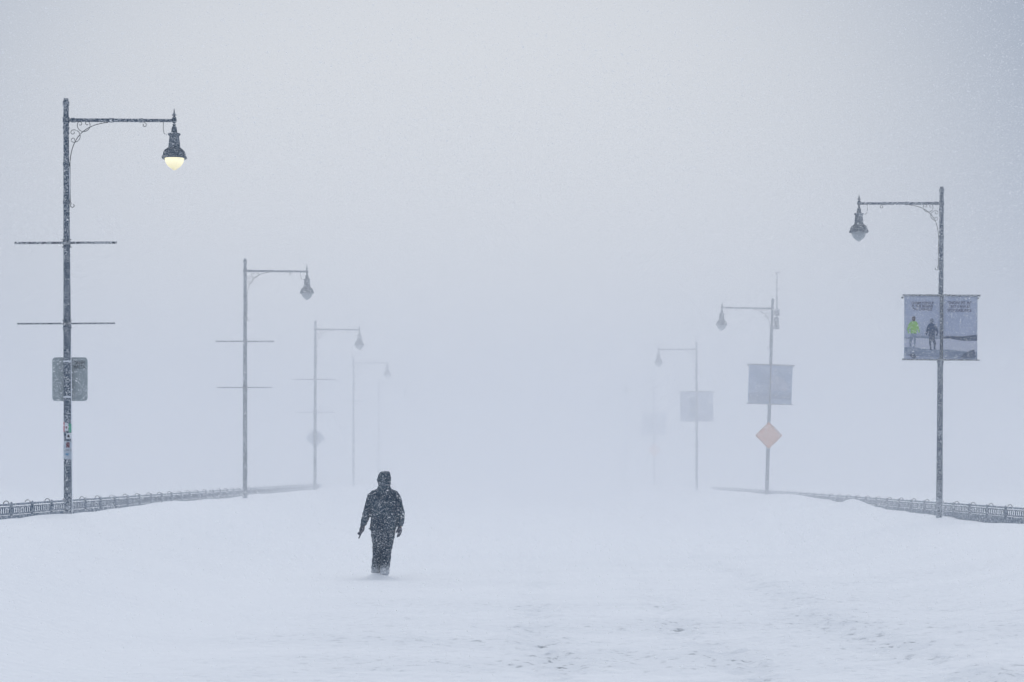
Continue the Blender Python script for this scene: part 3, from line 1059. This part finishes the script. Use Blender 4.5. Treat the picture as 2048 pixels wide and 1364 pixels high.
def make_person():
    d = 34.7
    x = at_px(763, d)
    root = empty('person', (x, d, gz(x, d) - 0.02))
    tag(root, 'lone hooded person in a dark winter coat and loose trousers walking through the snow', 'person')

    def sec(l, r, y, dep, cy=0.0):
        return ((zx(l) + zx(r)) / 2, cy, zz(y), (zx(r) - zx(l)) / 2, dep)
    # body: head, neck, trunk, arms, legs in one skin under the clothes
    bm = bmesh.new()
    loft(bm, [sec(505, 590, 140, .06, -.01), sec(495, 600, 175, .085, -.01), sec(497, 598, 215, .088, -.005), sec(508, 590, 250, .07, .01), sec(520, 578, 285, .055), sec(470, 630, 325, .08), sec(440, 670, 420, .10), sec(445, 655, 600, .09), sec(435, 650, 740, .10), sec(440, 640, 790, .09)])
    for a, b in (((455, 350, 540), None), ((650, 725, 715), None)):
        pass
    tube(bm, [(zx(430), 0, zz(345)), (zx(390), .01, zz(480)), (zx(345), -.02, zz(650)), (zx(322), -.03, zz(705))], [.05, .045, .036, .028], seg=10)
    tube(bm, [(zx(665), 0, zz(345)), (zx(712), .01, zz(500)), (zx(712), -.02, zz(650)), (zx(702), -.03, zz(710))], [.05, .045, .036, .028], seg=10)
    tube(bm, [(zx(480), 0, zz(760)), (zx(475), .03, zz(960)), (zx(460), .10, zz(1150))], [.085, .06, .045], seg=12)
    tube(bm, [(zx(595), 0, zz(760)), (zx(575), -.03, zz(960)), (zx(562), -.10, zz(1150))], [.085, .06, .045], seg=12)
    # brow, nose and chin under the hood, looking ahead down the road
    tube(bm, [(zx(548), .070, zz(198)), (zx(548), .100, zz(215)), (zx(548), .075, zz(222))], [.012, .016, .012], seg=8)
    fused('body', bm, M['skin'], root, 0.014, 2)
    # jacket with hood and sleeves
    bm = bmesh.new()
    loft(bm, [sec(522, 592, 119, .06, -.02), sec(504, 606, 126, .09, -.015), sec(489, 613, 158, .115, -.01), sec(476, 616, 200, .120, -.005), sec(482, 613, 235, .115, 0), sec(486, 612, 262, .108, -.01), sec(480, 616, 285, .105, -.01),
              sec(470, 622, 298, .115), sec(425, 668, 312, .125), sec(402, 690, 340, .14), sec(408, 690, 420, .155), sec(416, 686, 520, .16), sec(414, 680, 600, .155), sec(404, 672, 650, .155), sec(396, 668, 690, .16), sec(392, 666, 712, .158)], 24)
    # sleeves
    loft(bm, [(zx(440), 0, zz(318), .045, .05), (zx(424), .0, zz(345), .068, .075), (zx(410), .01, zz(400), .078, .082), (zx(392), .015, zz(480), .078, .08), (zx(370), .01, zz(550), .075, .075), (zx(353), -.005, zz(600), .068, .068), (zx(341), -.02, zz(645), .058, .058), (zx(334), -.028, zz(668), .050, .052)], 18)
    loft(bm, [(zx(650), 0, zz(318), .045, .05), (zx(664), .0, zz(345), .066, .075), (zx(678), .01, zz(400), .078, .082), (zx(692), .015, zz(470), .084, .08), (zx(706), .015, zz(530), .080, .078), (zx(711), .005, zz(590), .070, .07), (zx(709), -.01, zz(640), .060, .06), (zx(706), -.02, zz(676), .053, .053)], 18)
    fused('jacket', bm, M['coat'], root, 0.012, 2, 0.010, 3, 10)
    bm = bmesh.new()
    tube(bm, [(zx(530) + (zx(672) - zx(396)) / 2 * 0.985 * math.cos(a), .157 * math.sin(a), zz(700 + 6 * math.sin(a))) for a in (2 * math.pi * k / 40 for k in range(41))], 0.009, seg=6)
    link('jacket_hem', bm, M['coat'], root, True)
    # trousers
    bm = bmesh.new()
    loft(bm, [sec(405, 664, 690, .145), sec(412, 660, 740, .15), sec(420, 650, 800, .145), sec(432, 640, 830, .14)], 22)
    loft(bm, [(zx(488), 0, zz(760), .125, .135), (zx(490), .0, zz(860), .100, .12), (zx(483), .03, zz(960), .092, .11), (zx(474), .065, zz(1060), .095, .105), (zx(464), .09, zz(1125), .092, .105), (zx(464), .10, zz(1145), .088, .10)], 18)
    loft(bm, [(zx(576), 0, zz(760), .125, .135), (zx(578), -.01, zz(860), .100, .12), (zx(566), -.03, zz(960), .088, .11), (zx(560), -.07, zz(1060), .084, .105), (zx(556), -.10, zz(1120), .080, .105), (zx(558), -.11, zz(1152), .080, .105)], 18)
    fused('trousers', bm, M['trousers'], root, 0.012, 2, 0.012, 9, 12)
    # boots, toes ahead (away from the camera), sunk in the snow
    for px, cy in ((464, .10), (560, -.11)):
        bm = bmesh.new()
        loft(bm, [(zx(px), cy + .06, 0.005, .052, .13), (zx(px), cy + .06, .03, .056, .135), (zx(px), cy + .05, .07, .052, .12), (zx(px), cy + .01, .11, .05, .075), (zx(px), cy, .2, .052, .06)], 16)
        fused('boot', bm, M['boot'], root, 0.012, 1)

    # gloved hands
    def hand(wrist, direc, thumb_dir, name, curl, lens):
        bm = bmesh.new()
        wv = Vector(wrist)
        dv = Vector(direc).normalized()
        tv = Vector(thumb_dir)
        tv = (tv - dv * tv.dot(dv)).normalized()
        nv = dv.cross(tv)
        p = lambda a, b, c=0: wv + dv * a + tv * b + nv * c
        tube(bm, [p(-.03, 0), p(.0, 0), p(.03, 0), p(.07, .0), p(.10, 0)], [.030, .031, .040, .044, .036], seg=12, flat=1.0)
        for k, (off, ln) in enumerate(zip((.030, .010, -.011, -.030), lens)):
            c = curl[k]
            tube(bm, [p(.075, off * .8), p(.10, off), p(.10 + ln * .45, off * 1.08, c * .3), p(.10 + ln * .8, off * 1.08, c * .8), p(.10 + ln, off * 1.05, c * 1.2)], [.014, .0135, .0125, .0115, .008], seg=8)
        tube(bm, [p(.03, .03), p(.06, .052, .008), p(.085, .062, .014), p(.108, .062, .02)], [.016, .0155, .0135, .009], seg=8)
        return fused(name, bm, M['glove'], root, 0.0062, 1)
    hand((zx(334), -.03, zz(668)), (-.30, -.05, -1), (.6, -.8, 0), 'glove', (.03, .028, .03, .035), (.062, .070, .064, .050))
    hand((zx(704), -.025, zz(680)), (-.03, -.06, -1), (-.6, -.8, 0), 'glove', (.02, .035, .02, .03), (.066, .076, .066, .050))
    bm = bmesh.new()
    tube(bm, [(zx(318), -.05, zz(735)), (zx(305), -.05, zz(765)), (zx(293), -.055, zz(796))], [.013, .012, .010], seg=8)
    link('mitten_strap', bm, M['coat'], root)
    return root


make_person()


# ------------------------------------------------------------------ air: haze, blowing snow further off, falling flakes
def volume_box(name, x0, x1, y0, y1, z0, z1, density, label, g=0.3):
    bm = bmesh.new()
    box(bm, x0, x1, y0, y1, z0, z1)
    o = link(name, bm, volume_material(name, density, g=g))
    tag(o, label, 'haze', kind='stuff')
    return o


G = 0.8
volume_box('haze', -1000, 1000, -310, 1600, -1.6, 10.6, 0.0016, 'pale storm haze over the bridge', G)
for k, (y0, dens) in enumerate(((42.5, 0.0170), (67.0, 0.0030), (94.0, 0.0035), (122.0, 0.002))):
    e = 1.5 * (k + 1)
    volume_box('blowing_snow', -900 + 10 * e, 900 - 10 * e, y0, 1500 - 10 * e, -1.5 + 0.1 * k, 10.5 - 0.1 * k, dens, 'dense blowing snow hiding the far end of the bridge', G)


def falling_snow():
    """Loose clumps of flakes drifting in the air, each a small closed lump of ice and air."""
    rng = np.random.RandomState(4)
    n = NFLAKES
    y = (rng.uniform(13.0 ** 3, 47.0 ** 3, n)) ** (1 / 3.0)
    x = rng.uniform(-0.29, 0.29, n) * y
    z = EYE + rng.uniform(-0.12, 0.26, n) * y
    keep = (z > ground_z(x, y) + 0.03) & (z < 10.3)
    x, y, z = x[keep], y[keep], z[keep]
    n = len(x)
    r = np.clip(rng.lognormal(math.log(0.0060), 0.28, n), 0.0035, 0.013) * (0.75 + 0.008 * y)
    o6 = np.array([(1, 0, 0), (-1, 0, 0), (0, 1, 0), (0, -1, 0), (0, 0, 1), (0, 0, -1)], float)
    sc = np.stack([rng.uniform(0.9, 1.9, n), rng.uniform(0.8, 1.2, n), rng.uniform(0.7, 1.1, n)], -1)
    v = o6[None] * (sc * r[:, None])[:, None, :]
    a = R(20) + rng.normal(0, 0.35, n)                     # flattened along the wind
    ca, sa = np.cos(a)[:, None], np.sin(a)[:, None]
    vx, vz = v[..., 0] * ca + v[..., 2] * sa, -v[..., 0] * sa + v[..., 2] * ca
    co = np.stack([vx + x[:, None], v[..., 1] + y[:, None], vz + z[:, None]], -1)
    tri = np.array([(0, 2, 4), (2, 1, 4), (1, 3, 4), (3, 0, 4), (2, 0, 5), (1, 2, 5), (3, 1, 5), (0, 3, 5)], np.int32)
    f = (tri[None] + (np.arange(n, dtype=np.int32) * 6)[:, None, None]).astype(np.int32)
    me = bpy.data.meshes.new('falling_snow')
    me.vertices.add(n * 6)
    me.vertices.foreach_set('co', co.astype(np.float32).ravel())
    me.loops.add(f.size)
    me.loops.foreach_set('vertex_index', f.ravel())
    me.polygons.add(n * 8)
    me.polygons.foreach_set('loop_start', np.arange(0, f.size, 3, dtype=np.int32))
    me.update(calc_edges=True)
    me.materials.append(volume_material('snowflake', 85.0, (0.995, 0.998, 1.0), 0.0))
    o = bpy.data.objects.new('falling_snow', me)
    COL.objects.link(o)
    tag(o, 'small white flakes blowing through the air', 'snowfall', kind='stuff')


NFLAKES = 430000
falling_snow()
